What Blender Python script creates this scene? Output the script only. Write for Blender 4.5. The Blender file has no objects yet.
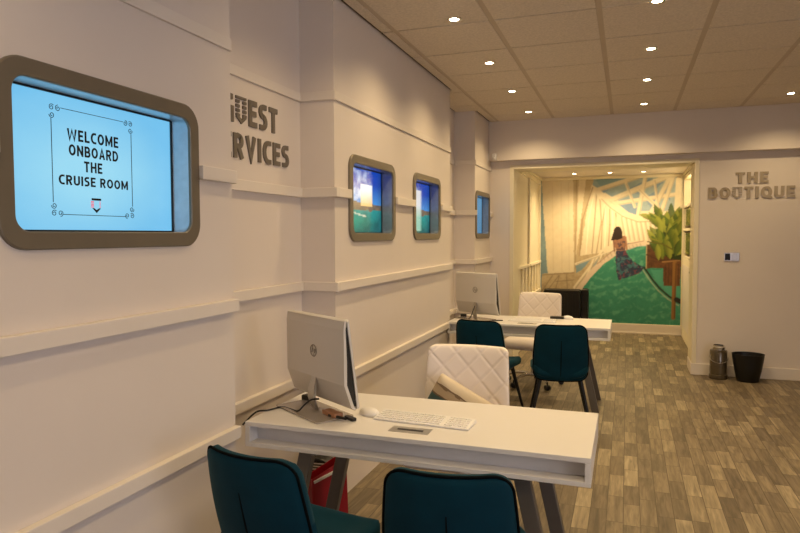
import bpy, bmesh, math, random
import numpy as np
from mathutils import Vector, Matrix
random.seed(7); rng = np.random.default_rng(5)
C = bpy.context.scene.collection
PI = math.pi
def lin(c): return c/12.92 if c <= .04045 else ((c+.055)/1.055)**2.4
def rgb(r, g, b): return (lin(r/255), lin(g/255), lin(b/255), 1)

# ------------------------------------------------------------------ materials
def mat(name, col, rough=.6, metal=0, bump=0, bscale=200, var=0, vscale=6, emit=None, estr=1, sheen=0, coat=0, trans=0, spec=None):
    m = bpy.data.materials.new(name); m.use_nodes = True
    nt = m.node_tree; b = nt.nodes['Principled BSDF']
    b.inputs['Base Color'].default_value = col; b.inputs['Roughness'].default_value = rough; b.inputs['Metallic'].default_value = metal
    tc = nt.nodes.new('ShaderNodeTexCoord')
    if var:
        n = nt.nodes.new('ShaderNodeTexNoise'); n.inputs['Scale'].default_value = vscale; n.inputs['Detail'].default_value = 5
        nt.links.new(tc.outputs['Object'], n.inputs['Vector'])
        r = nt.nodes.new('ShaderNodeValToRGB')
        r.color_ramp.elements[0].position = .3; r.color_ramp.elements[1].position = .7
        r.color_ramp.elements[0].color = tuple(c*(1-var) for c in col[:3])+(1,)
        r.color_ramp.elements[1].color = tuple(min(1, c*(1+var)) for c in col[:3])+(1,)
        nt.links.new(n.outputs['Fac'], r.inputs['Fac']); nt.links.new(r.outputs['Color'], b.inputs['Base Color'])
    if bump:
        n2 = nt.nodes.new('ShaderNodeTexNoise'); n2.inputs['Scale'].default_value = bscale; n2.inputs['Detail'].default_value = 3
        nt.links.new(tc.outputs['Object'], n2.inputs['Vector'])
        bp = nt.nodes.new('ShaderNodeBump'); bp.inputs['Strength'].default_value = bump; bp.inputs['Distance'].default_value = .002
        nt.links.new(n2.outputs['Fac'], bp.inputs['Height']); nt.links.new(bp.outputs['Normal'], b.inputs['Normal'])
    if emit:
        b.inputs['Emission Color'].default_value = emit; b.inputs['Emission Strength'].default_value = estr
    if sheen: b.inputs['Sheen Weight'].default_value = sheen; b.inputs['Sheen Roughness'].default_value = .35; b.inputs['Sheen Tint'].default_value = (.45, .9, .95, 1)
    if spec is not None: b.inputs['Specular IOR Level'].default_value = spec
    if coat: b.inputs['Coat Weight'].default_value = coat
    if trans: b.inputs['Transmission Weight'].default_value = trans
    return m
WALL = mat('wall_paint', rgb(222, 212, 204), .55, bump=.12, bscale=260, var=.015, vscale=3)
TRIM = mat('trim_paint', rgb(226, 217, 208), .4, var=.01)
TILE = mat('ceiling_tile', rgb(222, 210, 194), .9, bump=.5, bscale=160, var=.10, vscale=70)
VOID = mat('ceiling_void', rgb(48, 40, 33), .9, var=.1)
TBAR = mat('ceiling_bar', rgb(198, 182, 162), .6, var=.03)
CREAM = mat('cream_paint', rgb(232, 222, 196), .45, var=.01)
BRONZE = mat('porthole_frame_bronze', rgb(122, 113, 98), .42, .3, bump=.05, bscale=300, var=.04, vscale=12)
STEEL = mat('brushed_steel', rgb(190, 188, 184), .3, .9, bump=.1, bscale=400, var=.05)
CHROME = mat('chrome', rgb(225, 225, 225), .12, 1, var=.02)
LETTER = mat('letter_grey_metal', rgb(124, 116, 106), .4, .4, var=.05)
LETTER2 = mat('letter_satin_silver', rgb(172, 156, 130), .4, .4, var=.04)
LETTER3 = mat('letter_mirror_silver', rgb(196, 182, 156), .25, .5, var=.02)
DESK = mat('desk_white_laminate', rgb(222, 219, 218), .32, var=.008, vscale=4)
LEG = mat('desk_leg_grey', rgb(104, 98, 92), .45, .3, var=.06)
TEAL = mat('teal_velvet', rgb(2, 46, 62), .9, bump=.25, bscale=500, var=.14, vscale=9, spec=.15, sheen=.12)
PIPE = mat('black_piping', rgb(6, 10, 14), .95, var=.1, spec=.08)
BLACKM = mat('black_metal', rgb(16, 16, 17), .42, .3, var=.1)
LEATH = mat('white_leatherette', rgb(240, 230, 224), .42, bump=.15, bscale=350, var=.02)
PLAST = mat('white_plastic', rgb(232, 230, 230), .35, var=.01)
SILVER = mat('silver_plastic', rgb(210, 206, 202), .36, .1, var=.01)
GREYP = mat('logo_grey', rgb(146, 140, 134), .4, .2, var=.03)
BLACKP = mat('black_plastic', rgb(13, 13, 14), .35, var=.1)
BLKGL = mat('black_gloss', rgb(7, 7, 9), .4, var=.05)
STAND = mat('stand_grey', rgb(172, 164, 156), .15, .3, var=.02)
RED = mat('red_card', rgb(150, 12, 24), .45, var=.06)
STRIPEW = mat('stripe_white', rgb(225, 220, 214), .6, var=.03)
ORANGE = mat('brown_box', rgb(168, 120, 88), .5, var=.08)
GLASSY = mat('smoked_glass', rgb(92, 82, 66), .1, .35, var=.1, vscale=9, coat=.6)
DKGLASS = mat('cabinet_glass', rgb(120, 112, 92), .08, .2, var=.04, coat=.5)
LAMPW = mat('lamp_glow', rgb(255, 240, 210), .5, emit=(1, .80, .52, 1), estr=28)
NICHEW = mat('niche_lining', rgb(240, 230, 204), .5, var=.01)
GROOVE = mat('groove_shadow_paint', rgb(170, 160, 150), .7, var=.03)
PLANK = None

def floor_mat():
    m = bpy.data.materials.new('vinyl_plank_floor'); m.use_nodes = True; nt = m.node_tree; N = nt.nodes.new; L = nt.links.new
    b = nt.nodes['Principled BSDF']; tc = N('ShaderNodeTexCoord')
    mp = N('ShaderNodeMapping'); mp.inputs['Rotation'].default_value = (0, 0, PI/2); L(tc.outputs['Object'], mp.inputs['Vector'])
    def brick(w, h, off, fr, sq, sf):
        k = N('ShaderNodeTexBrick'); k.offset = off; k.offset_frequency = fr; k.squash = sq; k.squash_frequency = sf
        k.inputs['Scale'].default_value = 1; k.inputs['Mortar Size'].default_value = .0022; k.inputs['Mortar Smooth'].default_value = .2
        k.inputs['Brick Width'].default_value = w; k.inputs['Row Height'].default_value = h
        k.inputs['Color1'].default_value = (0, 0, 0, 1); k.inputs['Color2'].default_value = (1, 1, 1, 1); k.inputs['Mortar'].default_value = (.15, .15, .15, 1)
        L(mp.outputs['Vector'], k.inputs['Vector']); return k
    k1 = brick(.36, .088, .41, 2, .8, 3)
    # grain stretched along the plank
    mp2 = N('ShaderNodeMapping'); mp2.inputs['Scale'].default_value = (1, .09, 1); L(tc.outputs['Object'], mp2.inputs['Vector'])
    off = N('ShaderNodeVectorMath'); off.operation = 'MULTIPLY_ADD'; off.inputs[1].default_value = (9, 9, 9)
    L(k1.outputs['Color'], off.inputs[0]); L(mp2.outputs['Vector'], off.inputs[2])
    g = N('ShaderNodeTexNoise'); g.inputs['Scale'].default_value = 55; g.inputs['Detail'].default_value = 6; g.inputs['Distortion'].default_value = .8; L(off.outputs[0], g.inputs['Vector'])
    g2 = N('ShaderNodeTexNoise'); g2.inputs['Scale'].default_value = 9; g2.inputs['Detail'].default_value = 4; g2.inputs['Distortion'].default_value = 2.5; L(off.outputs[0], g2.inputs['Vector'])
    r = N('ShaderNodeValToRGB'); e = r.color_ramp.elements
    e[0].position = 0; e[0].color = rgb(108, 96, 80); e[1].position = 1; e[1].color = rgb(160, 147, 124)
    x = e.new(.35); x.color = rgb(118, 106, 88); x = e.new(.65); x.color = rgb(130, 117, 97); x = e.new(.85); x.color = rgb(146, 133, 111)
    L(k1.outputs['Color'], r.inputs['Fac'])
    r2 = N('ShaderNodeValToRGB'); r2.color_ramp.elements[0].position = .3; r2.color_ramp.elements[0].color = (.58, .56, .52, 1); r2.color_ramp.elements[1].position = .68; r2.color_ramp.elements[1].color = (1.22, 1.2, 1.16, 1); L(g.outputs['Fac'], r2.inputs['Fac'])
    r3 = N('ShaderNodeValToRGB'); r3.color_ramp.elements[0].position = .32; r3.color_ramp.elements[0].color = (.66, .64, .6, 1); r3.color_ramp.elements[1].position = .58; r3.color_ramp.elements[1].color = (1.12, 1.11, 1.06, 1); L(g2.outputs['Fac'], r3.inputs['Fac'])
    m1 = N('ShaderNodeMixRGB'); m1.blend_type = 'MULTIPLY'; m1.inputs[0].default_value = .8; L(r.outputs[0], m1.inputs[1]); L(r2.outputs[0], m1.inputs[2])
    m2 = N('ShaderNodeMixRGB'); m2.blend_type = 'MULTIPLY'; m2.inputs[0].default_value = .8; L(m1.outputs[0], m2.inputs[1]); L(r3.outputs[0], m2.inputs[2])
    m3 = N('ShaderNodeMixRGB'); m3.blend_type = 'MIX'; L(k1.outputs['Fac'], m3.inputs[0]); L(m2.outputs[0], m3.inputs[1]); m3.inputs[2].default_value = rgb(78, 66, 50)
    L(m3.outputs[0], b.inputs['Base Color']); b.inputs['Roughness'].default_value = .5
    return m
FLOOR = floor_mat()

def paint_mat(name, emit=0, gloss=.6):
    m = bpy.data.materials.new(name); m.use_nodes = True; nt = m.node_tree
    b = nt.nodes['Principled BSDF']; a = nt.nodes.new('ShaderNodeVertexColor'); a.layer_name = 'paint'
    if emit:
        b.inputs['Base Color'].default_value = (.01, .01, .01, 1)
        nt.links.new(a.outputs['Color'], b.inputs['Emission Color']); b.inputs['Emission Strength'].default_value = emit
    else: nt.links.new(a.outputs['Color'], b.inputs['Base Color'])
    b.inputs['Roughness'].default_value = gloss
    return m

# ------------------------------------------------------------------ geometry helpers
def nb(): return bmesh.new()
def box(bm, x0, x1, y0, y1, z0, z1, M=None):
    vs = [bm.verts.new(Vector(p) if M is None else M @ Vector(p)) for p in ((x0,y0,z0),(x1,y0,z0),(x1,y1,z0),(x0,y1,z0),(x0,y0,z1),(x1,y0,z1),(x1,y1,z1),(x0,y1,z1))]
    for f in ((3,2,1,0),(4,5,6,7),(0,1,5,4),(1,2,6,5),(2,3,7,6),(3,0,4,7)): bm.faces.new([vs[i] for i in f])
def ring_frame(d):
    d = d.normalized(); u = d.orthogonal().normalized(); return u, d.cross(u)
def cone(bm, p0, p1, r0, r1, n=16):
    p0, p1 = Vector(p0), Vector(p1); u, v = ring_frame(p1-p0)
    A = [bm.verts.new(p0+r0*(math.cos(t)*u+math.sin(t)*v)) for t in (2*PI*i/n for i in range(n))]
    B = [bm.verts.new(p1+r1*(math.cos(t)*u+math.sin(t)*v)) for t in (2*PI*i/n for i in range(n))]
    for i in range(n): bm.faces.new((A[i], A[(i+1) % n], B[(i+1) % n], B[i]))
    bm.faces.new(A[::-1]); bm.faces.new(B)
def tube(bm, pts, r, n=8, closed=False):
    pts = [Vector(p) for p in pts]; m = len(pts); R = []; u = None
    for i, p in enumerate(pts):
        a = pts[(i-1) % m] if closed or i > 0 else p; b = pts[(i+1) % m] if closed or i < m-1 else p
        d = (b-a).normalized()
        u = d.orthogonal().normalized() if u is None else (u-d*u.dot(d)).normalized()
        v = d.cross(u); rr = r[i] if isinstance(r, (list, tuple)) else r
        R.append([bm.verts.new(p+rr*(math.cos(t)*u+math.sin(t)*v)) for t in (2*PI*k/n for k in range(n))])
    for i in range(m if closed else m-1):
        A, B = R[i], R[(i+1) % m]
        for k in range(n): bm.faces.new((A[k], A[(k+1) % n], B[(k+1) % n], B[k]))
    if not closed: bm.faces.new(R[0][::-1]); bm.faces.new(R[-1])
def lathe(bm, prof, n=32, c=(0,0,0), sx=1, sy=1):
    R = []
    for r, z in prof: R.append([bm.verts.new((c[0]+sx*r*math.cos(2*PI*k/n), c[1]+sy*r*math.sin(2*PI*k/n), c[2]+z)) for k in range(n)])
    for A, B in zip(R, R[1:]):
        for k in range(n): bm.faces.new((A[k], A[(k+1) % n], B[(k+1) % n], B[k]))
    if prof[0][0] > 1e-5: bm.faces.new(R[0][::-1])
    if prof[-1][0] > 1e-5: bm.faces.new(R[-1])
def prism(bm, pts, f0, f1):   # pts 2D; f0,f1 map (a,b)->3D for the two caps
    A = [bm.verts.new(f0(*p)) for p in pts]; B = [bm.verts.new(f1(*p)) for p in pts]; n = len(pts)
    bm.faces.new(A[::-1]); bm.faces.new(B)
    for i in range(n): bm.faces.new((A[i], A[(i+1) % n], B[(i+1) % n], B[i]))
def rrect(a0, a1, b0, b1, r, n=7):
    o = []
    for cx, cy, t0 in ((a1-r, b1-r, 0), (a0+r, b1-r, 90), (a0+r, b0+r, 180), (a1-r, b0+r, 270)):
        for i in range(n+1):
            t = math.radians(t0+90*i/n); o.append((cx+r*math.cos(t), cy+r*math.sin(t)))
    return o
def pad(bm, hw, hh, r, T, warp, nu=24, nv=24, edge=.25, p=6, disp=None):
    """rounded-rectangle cushion: two skins of thickness T, rounded to `edge` of it at the rim; warp(x,y,s)->3D"""
    def m(u, v):
        x, y = u*hw, v*hh; ax, ay = abs(x)-(hw-r), abs(y)-(hh-r)
        if ax > 0 and ay > 0:
            a, b = ax/r, ay/r
            ax2, ay2 = a*math.sqrt(1-b*b/2), b*math.sqrt(1-a*a/2)
            x = math.copysign(hw-r+ax2*r, x); y = math.copysign(hh-r+ay2*r, y)
        return x, y
    F, B = {}, {}
    us = [math.sin(PI/2*(2*i/nu-1))*.35+(2*i/nu-1)*.65 for i in range(nu+1)]; vs = [math.sin(PI/2*(2*i/nv-1))*.35+(2*i/nv-1)*.65 for i in range(nv+1)]
    for i, u in enumerate(us):
        for j, v in enumerate(vs):
            x, y = m(u, v); e = max(abs(u), abs(v))
            t = T/2*(edge+(1-edge)*max(0, 1-e**p)**.5)
            d = disp(x, y) if disp and e < .99 else 0
            F[i, j] = bm.verts.new(warp(x, y, t+d)); B[i, j] = bm.verts.new(warp(x, y, -t))
    for i in range(nu):
        for j in range(nv):
            bm.faces.new((F[i, j], F[i+1, j], F[i+1, j+1], F[i, j+1])); bm.faces.new((B[i, j], B[i, j+1], B[i+1, j+1], B[i+1, j]))
    rim = [(i, 0) for i in range(nu)]+[(nu, j) for j in range(nv)]+[(i, nv) for i in range(nu, 0, -1)]+[(0, j) for j in range(nv, 0, -1)]
    for a, b in zip(rim, rim[1:]+rim[:1]): bm.faces.new((F[b], F[a], B[a], B[b]))
def obj(name, bm, m, parent=None, smooth=False, bevel=0, seg=2, angle=40):
    bmesh.ops.recalc_face_normals(bm, faces=bm.faces)
    me = bpy.data.meshes.new(name); bm.to_mesh(me); bm.free()
    for k in (m if isinstance(m, list) else [m]): me.materials.append(k)
    if smooth:
        me.polygons.foreach_set('use_smooth', [True]*len(me.polygons))
        me.set_sharp_from_angle(angle=math.radians(angle))
    o = bpy.data.objects.new(name, me); C.objects.link(o)
    if parent: o.parent = parent
    if bevel:
        b = o.modifiers.new('bevel', 'BEVEL'); b.width = bevel; b.segments = seg; b.limit_method = 'ANGLE'
    return o
def thing(name, label, cat, loc=(0,0,0), rz=0, group=None):
    o = bpy.data.objects.new(name, None); C.objects.link(o); o.location = loc; o.rotation_euler = (0, 0, rz); o.empty_display_size = .1
    return tag(o, label, cat, group)
def tag(o, label, cat, group=None):
    o['label'] = label; o['category'] = cat
    if group: o['group'] = group
    return o
def struct(name, bm, m, parent=None, **k):
    o = obj(name, bm, m, parent, **k)
    if not parent: o['kind'] = 'structure'
    return o
def dup(root, loc, rz, label, group=None):
    r = root.copy(); C.objects.link(r); r.location = loc; r.rotation_euler = (0, 0, rz); r['label'] = label
    if group: r['group'] = group
    for ch in list(root.children):
        c = ch.copy(); C.objects.link(c); c.parent = r
        for g in list(ch.children):
            d = g.copy(); C.objects.link(d); d.parent = c
    return r

# ------------------------------------------------------------------ room dimensions (metres; camera above x=0,y=0)
XW, XR2, XR4, ZC = -1.57, -1.785, -1.80, 2.89
YA, YB, YC_, YD = 2.33, 3.34, 5.86, 6.91       # ends of wall 1, recess, wall 3, second recess
YBK, OPL, OPR, OPT = 7.756, -1.298, .70, 2.345
YM = 10.70                                     # mural wall
XE, YF = 4.2, -3.6                             # right wall and shop front
PORT = [(1.249, 2.100), (3.530, 4.335), (4.755, 5.519), (6.925, 7.690)]
PZ0, PZ1 = 1.512, 2.041

bm = nb(); box(bm, -1.95, XE, YF, 11.0, -.05, 0); struct('floor', bm, FLOOR)

# left wall with recessed bays and holes for the displays
bm = nb()
def slab(bm, xf, y0, y1, holes):
    ys = y0
    for a, b in holes:
        a += .045; b -= .045
        box(bm, xf-.3, xf, ys, a, 0, ZC+.1); box(bm, xf-.3, xf, a, b, 0, PZ0+.045); box(bm, xf-.3, xf, a, b, PZ1-.045, ZC+.1); ys = b
    box(bm, xf-.3, xf, ys, y1, 0, ZC+.1)
slab(bm, XW, YF, YA, PORT[:1]); box(bm, XR2-.2, XR2, YA, YB, 0, ZC+.1); slab(bm, XW, YB, YC_, PORT[1:3])
box(bm, XR4-.2, XR4, YC_, YD, 0, ZC+.1); slab(bm, XW, YD, YBK+.3, PORT[3:])
box(bm, -2.1, -1.99, YF, YBK+.3, 0, ZC+.1)
struct('wall_left', bm, WALL)
# horizontal battens, stepping in and out with the wall
def batten(bm, z0, z1, t, skip=False):
    def run(x, a, b, ports):
        for p, q in ports if skip else []:
            if p-a > .02: box(bm, x, x+t, a, p, z0, z1)
            a = q
        if b-a > .02: box(bm, x, x+t, a, b, z0, z1)
    run(XW, YF, YA, PORT[:1]); run(XR2, YA+.001, YB-t, []); run(XW, YB, YC_, PORT[1:3]); run(XR4, YC_+.001, YD-t, []); run(XW, YD, YBK, PORT[3:])
    box(bm, XR2, XW+t, YB-t, YB, z0, z1); box(bm, XR4, XW+t, YD-t, YD, z0, z1)
for i, (z0, z1, t, sk) in enumerate(((2.315, 2.365, .012, 0), (1.768, 1.822, .028, 1), (1.232, 1.284, .03, 0), (.69, .742, .03, 0))):
    bm = nb(); batten(bm, z0, z1, t, sk); struct('trim_%d' % (i+1), bm, TRIM, bevel=.003)

# back wall with the opening to the alcove, beam above
bm = nb()
box(bm, -2.0, OPL, YBK, YBK+.42, 0, ZC+.1); box(bm, OPR, XE, YBK, YBK+.42, 0, ZC+.1); box(bm, OPL, OPR, YBK, YBK+.42, OPT, ZC+.1)
struct('wall_back', bm, WALL)
bm = nb(); box(bm, XW+.0, XE, YBK-.105, YBK, 2.43, ZC+.02); struct('trim_6', bm, WALL, bevel=.006)
bm = nb(); box(bm, OPR-.004, XE, YBK-.016, YBK, 0, .125); box(bm, OPR-.018, OPR, YBK-.016, YBK+.42, 0, .125); struct('baseboard_back', bm, TRIM, bevel=.004)
bm = nb()   # slim lining round the opening
for a, b, z0, z1 in ((OPL-.035, OPL+.012, 0, OPT+.035), (OPR-.012, OPR+.035, .125, OPT+.035), (OPL+.012, OPR-.012, OPT-.012, OPT+.035)): box(bm, a, b, YBK-.012, YBK+.42, z0, z1)
struct('trim_7', bm, CREAM, bevel=.003)
# alcove shell
ZA = 2.47
bm = nb(); box(bm, -1.75, -1.36, YBK+.42, 11, 0, 2.7); struct('wall_alcove_left', bm, CREAM)
bm = nb(); box(bm, 1.15, 1.4, YBK+.42, 11, 0, 2.7); struct('wall_alcove_right', bm, CREAM)
bm = nb(); box(bm, -1.36, 1.15, YM, YM+.15, 0, 2.7); struct('wall_mural', bm, CREAM)
bm = nb(); box(bm, -1.36, 1.15, YBK+.42, YM, ZA, ZA+.1); struct('ceiling_alcove', bm, WALL)
bm = nb(); box(bm, -1.36, .80, YM-.018, YM, 0, .15); box(bm, -1.36, .80, YM-.028, YM, 0, .022); struct('baseboard_alcove', bm, TRIM, bevel=.004)
bm = nb(); box(bm, -1.36, .80, YM-.045, YM, ZA-.045, ZA); struct('trim_8', bm, CREAM, bevel=.01)
bm = nb()   # right wall: unseen opening added to send cool fill onto the near wall
WY0, WY1, WZ0, WZ1 = -3.3, 1.4, .45, 2.55
box(bm, XE, XE+.12, WY1, YBK+.4, 0, ZC+.1); box(bm, XE, XE+.12, YF, WY0, 0, ZC+.1); box(bm, XE, XE+.12, WY0, WY1, 0, WZ0); box(bm, XE, XE+.12, WY0, WY1, WZ1, ZC+.1)
for k in (1, 2): box(bm, XE, XE+.12, WY0+(WY1-WY0)*k/3-.04, WY0+(WY1-WY0)*k/3+.04, WZ0, WZ1)
struct('wall_right', bm, WALL)
bm = nb(); box(bm, -1.6, XE, YF-.15, YF, 0, ZC+.1); struct('wall_front', bm, WALL)

# suspended ceiling
bm = nb(); box(bm, -2.0, XE+.1, YF-.15, YBK+.4, ZC+.012, ZC+.06)
ob = struct('ceiling', bm, VOID)
bm = nb()
gx = [-1.46+.642*k for k in range(0, 9)]; gy = [7.245-.638*k for k in range(0, 18)]
def wx(y): return XR2 if YA < y < YB else XR4 if YC_ < y < YD else XW
ycuts = sorted(set([YF, YBK-.105]+gy+[YA, YB, YC_, YD]))
ycuts = [y for y in ycuts if YF <= y <= YBK-.105]
G = .008
for y0, y1 in zip(ycuts, ycuts[1:]):
    ya = y0+(G if y0 in gy else 0); yb = y1-(G if y1 in gy else 0)
    w = wx((y0+y1)/2)+.022
    xs = [w]+gx+[XE]
    for x0, x1 in zip(xs, xs[1:]): box(bm, x0+(0 if x0 == w else .018), x1-.018, ya, yb, ZC, ZC+.012)
struct('ceiling_tiles', bm, TILE, ob)
bm = nb()
for x in gx: box(bm, x-.019, x+.019, YF, YBK-.105, ZC+.004, ZC+.012)
struct('ceiling_grid_bars', bm, TBAR, ob)

# ------------------------------------------------------------------ downlights
def downlight(x, y, z, label, grp, power, first=[None]):
    if first[0] is None:
        t = thing('downlight', label, 'ceiling light', (x, y, z), 0, grp)
        bm = nb(); lathe(bm, [(.030, -.001), (.030, -.004), (.042, -.006), (.046, -.003), (.046, 0), (.030, 0)], 28); obj('bezel', bm, CHROME, t, True)
        bm = nb(); lathe(bm, [(.0, -.002), (.029, -.002), (.029, 0), (0, 0)], 20); obj('lamp', bm, LAMPW, t)
        first[0] = t
    else: t = dup(first[0], (x, y, z), 0, label, grp)
    spot(x, y, z-.012, power, 150 if y > 8 else 140)
def spot(x, y, z, power, ang=140, blend=.85, col=(1, .735, .385)):
    l = bpy.data.lights.new('downlight_beam', 'SPOT'); l.energy = power; l.color = col; l.spot_size = math.radians(ang); l.spot_blend = blend; l.shadow_soft_size = .028
    o = bpy.data.objects.new('downlight_beam', l); C.objects.link(o); o.location = (x, y, z)
PW = 40
rowL = ['nearest downlight of the row along the porthole wall', 'second downlight from the front in the row along the porthole wall', 'third downlight from the front in the row along the porthole wall', 'farthest downlight of the row along the porthole wall, close to the beam']
for y, lb in zip((3.95, 5.03, 6.08, 7.15), rowL): downlight(-1.03, y, ZC, lb, 'downlights in the tiled ceiling', PW)
rowM = ['nearest downlight of the middle ceiling row, at the top edge of the photo', 'second downlight from the front in the middle ceiling row', 'third downlight from the front in the middle ceiling row', 'farthest downlight of the middle ceiling row, near the beam above the alcove']
for y, lb in zip((4.04, 5.05, 6.04, 7.13), rowM): downlight(.145, y, ZC, lb, 'downlights in the tiled ceiling', PW)
downlight(1.454, 7.09, ZC, 'single downlight at the far right of the ceiling above the boutique sign', 'downlights in the tiled ceiling', PW)
for x, y, lb in ((-.765, 10.1, 'leftmost of the three small alcove downlights above the mural'), (-.255, 10.1, 'middle one of the three small alcove downlights above the mural'), (.215, 10.1, 'rightmost of the three small alcove downlights above the mural')):
    downlight(x, y, ZA, lb, 'downlights in the alcove ceiling', 60)
# unseen lamps added along the same rows, placed and dimmed for near-room brightness
for x, y in ((-1.03, 2.9), (-1.03, .7), (.145, 2.9), (.145, 1.8), (.145, .7), (1.454, 5.05), (1.454, 2.9), (1.454, .7)): spot(x, y, ZC-.012, PW*(.6 if (x, y) == (-1.03, .7) else .8 if (x, y) == (-1.03, 2.9) else 1))

# ------------------------------------------------------------------ porthole displays
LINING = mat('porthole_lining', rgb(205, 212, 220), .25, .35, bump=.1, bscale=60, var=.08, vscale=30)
LINING_DIM = mat('porthole_lining_dim', rgb(150, 158, 170), .25, .4, bump=.1, bscale=60, var=.08, vscale=30)  # darker copy of the lining, standing for less screen light on the recess
def porthole(y0, y1, label):
    yc = (y0+y1)/2; zc = (PZ0+PZ1)/2; hy = (y1-y0)/2; hz = (PZ1-PZ0)/2
    t = thing('porthole_display', label, 'display screen', (XW, yc, zc), 0, 'rounded display screens sunk in the wall')
    bm = nb(); R = rrect(-hy, hy, -hz, hz, .085, 9); r = rrect(-hy+.052, hy-.052, -hz+.052, hz-.052, .045, 9); n = len(R)
    V = [[bm.verts.new((x, a, b)) for a, b in P] for x, P in ((.0, R), (.010, R), (.013, rrect(-hy+.004, hy-.004, -hz+.004, hz-.004, .081, 9)), (.013, rrect(-hy+.049, hy-.049, -hz+.049, hz-.049, .047, 9)), (.010, r), (-.0, r))]
    for A, B in zip(V, V[1:]+V[:1]):
        for i in range(n): bm.faces.new((A[i], A[(i+1) % n], B[(i+1) % n], B[i]))
    obj('frame', bm, BRONZE, t, True, angle=30)
    bm = nb(); A = [bm.verts.new((.0, a, b)) for a, b in r]; B = [bm.verts.new((-.075, a, b)) for a, b in rrect(-hy+.052, hy-.052, -hz+.052, hz-.052, .006, 9)]
    D = [bm.verts.new((-.075, a, b)) for a, b in rrect(-hy+.046, hy-.046, -hz+.046, hz-.046, .007, 9)]; E = [bm.verts.new((.0, a, b)) for a, b in rrect(-hy+.046, hy-.046, -hz+.046, hz-.046, .05, 9)]
    for P, Q in ((A, B), (B, D), (D, E), (E, A)):
        for i in range(n): bm.faces.new((P[i], P[(i+1) % n], Q[(i+1) % n], Q[i]))
    obj('recess_lining', bm, LINING if y0 < 2 else LINING_DIM, t, True, angle=30)
    return t, hy, hz
def screen_mesh(name, t, hy, hz, fn, m, ny=90, nz=60, x=-.078):
    a, b = hy-.049, hz-.049
    bm = nb(); V = {}
    for i in range(ny+1):
        for j in range(nz+1): V[i, j] = bm.verts.new((x, -a+2*a*i/ny, -b+2*b*j/nz))
    for i in range(ny):
        for j in range(nz): bm.faces.new((V[i, j], V[i+1, j], V[i+1, j+1], V[i, j+1]))
    u, v = np.meshgrid(np.linspace(0, 1, ny+1), np.linspace(0, 1, nz+1), indexing='ij')
    col = fn(u, v).reshape(-1, 3)
    o = obj(name, bm, m, t)
    at = o.data.color_attributes.new('paint', 'FLOAT_COLOR', 'POINT'); at.data.foreach_set('color', np.hstack([col, np.ones((len(col), 1))]).astype('f4').ravel())
    bm = nb(); e = .009
    for p in ((x-.01, x+.006, -a, a, -b, -b+e), (x-.01, x+.006, -a, a, b-e, b), (x-.01, x+.006, -a, -a+e, -b, b), (x-.01, x+.006, a-e, a, -b, b)): box(bm, *p)
    obj('screen_bezel', bm, BLACKP, t)
    return o
def noise2(shape, sc, seed=0):
    r = np.random.default_rng(seed); out = np.zeros(shape)
    for o in range(4):
        k = sc*2**o; g = r.random((int(k)+2, int(k)+2))
        x = np.linspace(0, k-.001, shape[0]); y = np.linspace(0, k-.001, shape[1]); xi = x.astype(int); yi = y.astype(int)
        fx = (x-xi)[:, None]; fy = (y-yi)[None]; fx = fx*fx*(3-2*fx); fy = fy*fy*(3-2*fy)
        out += .5**o*((g[xi][:, yi]*(1-fx)+g[xi+1][:, yi]*fx)*(1-fy)+(g[xi][:, yi+1]*(1-fx)+g[xi+1][:, yi+1]*fx)*fy)
    return out/1.875
def L3(*c): return np.array([lin(k/255) for k in c])
def mix(a, b, t): t = np.clip(t, 0, 1)[..., None]; return a*(1-t)+b*t
def welcome(u, v):
    n = noise2(u.shape, 4, 1)
    c = mix(L3(120, 200, 245)*np.ones(u.shape+(3,)), L3(160, 226, 252), np.clip(1.3-2.2*np.hypot(u-.45, v-.45)+.3*(n-.5), 0, 1)); return c
def sea(u, v, seed=2, pale_block=True):
    n = noise2(u.shape, 7, seed); n2 = noise2(u.shape, 16, seed+1)
    c = mix(L3(70, 150, 220)*np.ones(u.shape+(3,)), L3(14, 66, 176), (v-.42)/.35)
    c = mix(c, L3(190, 215, 240), np.clip((n-.55)*4, 0, 1)*(v > .45)*np.clip((.85-u)*3, 0, .8))
    hor = .44+.05*np.maximum(0, .5-u)
    land = (v < hor+.02+.06*np.clip(n2, 0, 1)*(1-u)) & (v > hor-.06-.06*n2*(u < .75))
    water = mix(L3(30, 150, 150)*np.ones(u.shape+(3,)), L3(10, 84, 92), (.44-v)/.4+(n-.5)*1.2)
    water = mix(water, L3(40, 190, 110), np.clip((.3-abs(v-.2))*1.5, 0, .5)*(1-u))
    c = np.where((v < hor-.03)[..., None], water, c)
    c = np.where(land[..., None], mix(L3(150, 120, 80)*np.ones(u.shape+(3,)), L3(60, 70, 80), n2), c)
    c = mix(c, L3(220, 225, 200), ((abs(v-(hor-.1-.12*u)) < .012)*(u < .6)).astype(float)*.8)
    if pale_block:
        w = ((u > .46) & (u < .75) & (v > .42) & (v < .76)).astype(float)  # near-white upright block, warmer towards its lower edge
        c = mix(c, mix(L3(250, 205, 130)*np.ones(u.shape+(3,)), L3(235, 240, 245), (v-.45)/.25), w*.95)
    c = mix(c, L3(8, 40, 60), np.clip((u-.85)*3, 0, .4))
    return c
def sea2(u, v):
    c = sea(u, v, 9, False)
    w = np.clip((.66-u)*12, 0, 1)*((v > .05) & (v < .85))
    return mix(c, mix(L3(150, 210, 190)*np.ones(u.shape+(3,)), L3(235, 235, 235), (v-.3)/.25), w*.9)
def pale(u, v):
    n = noise2(u.shape, 5, 4); return mix(L3(86, 140, 178)*np.ones(u.shape+(3,)), L3(110, 165, 205), v*.7+(n-.5)*.4)
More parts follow.
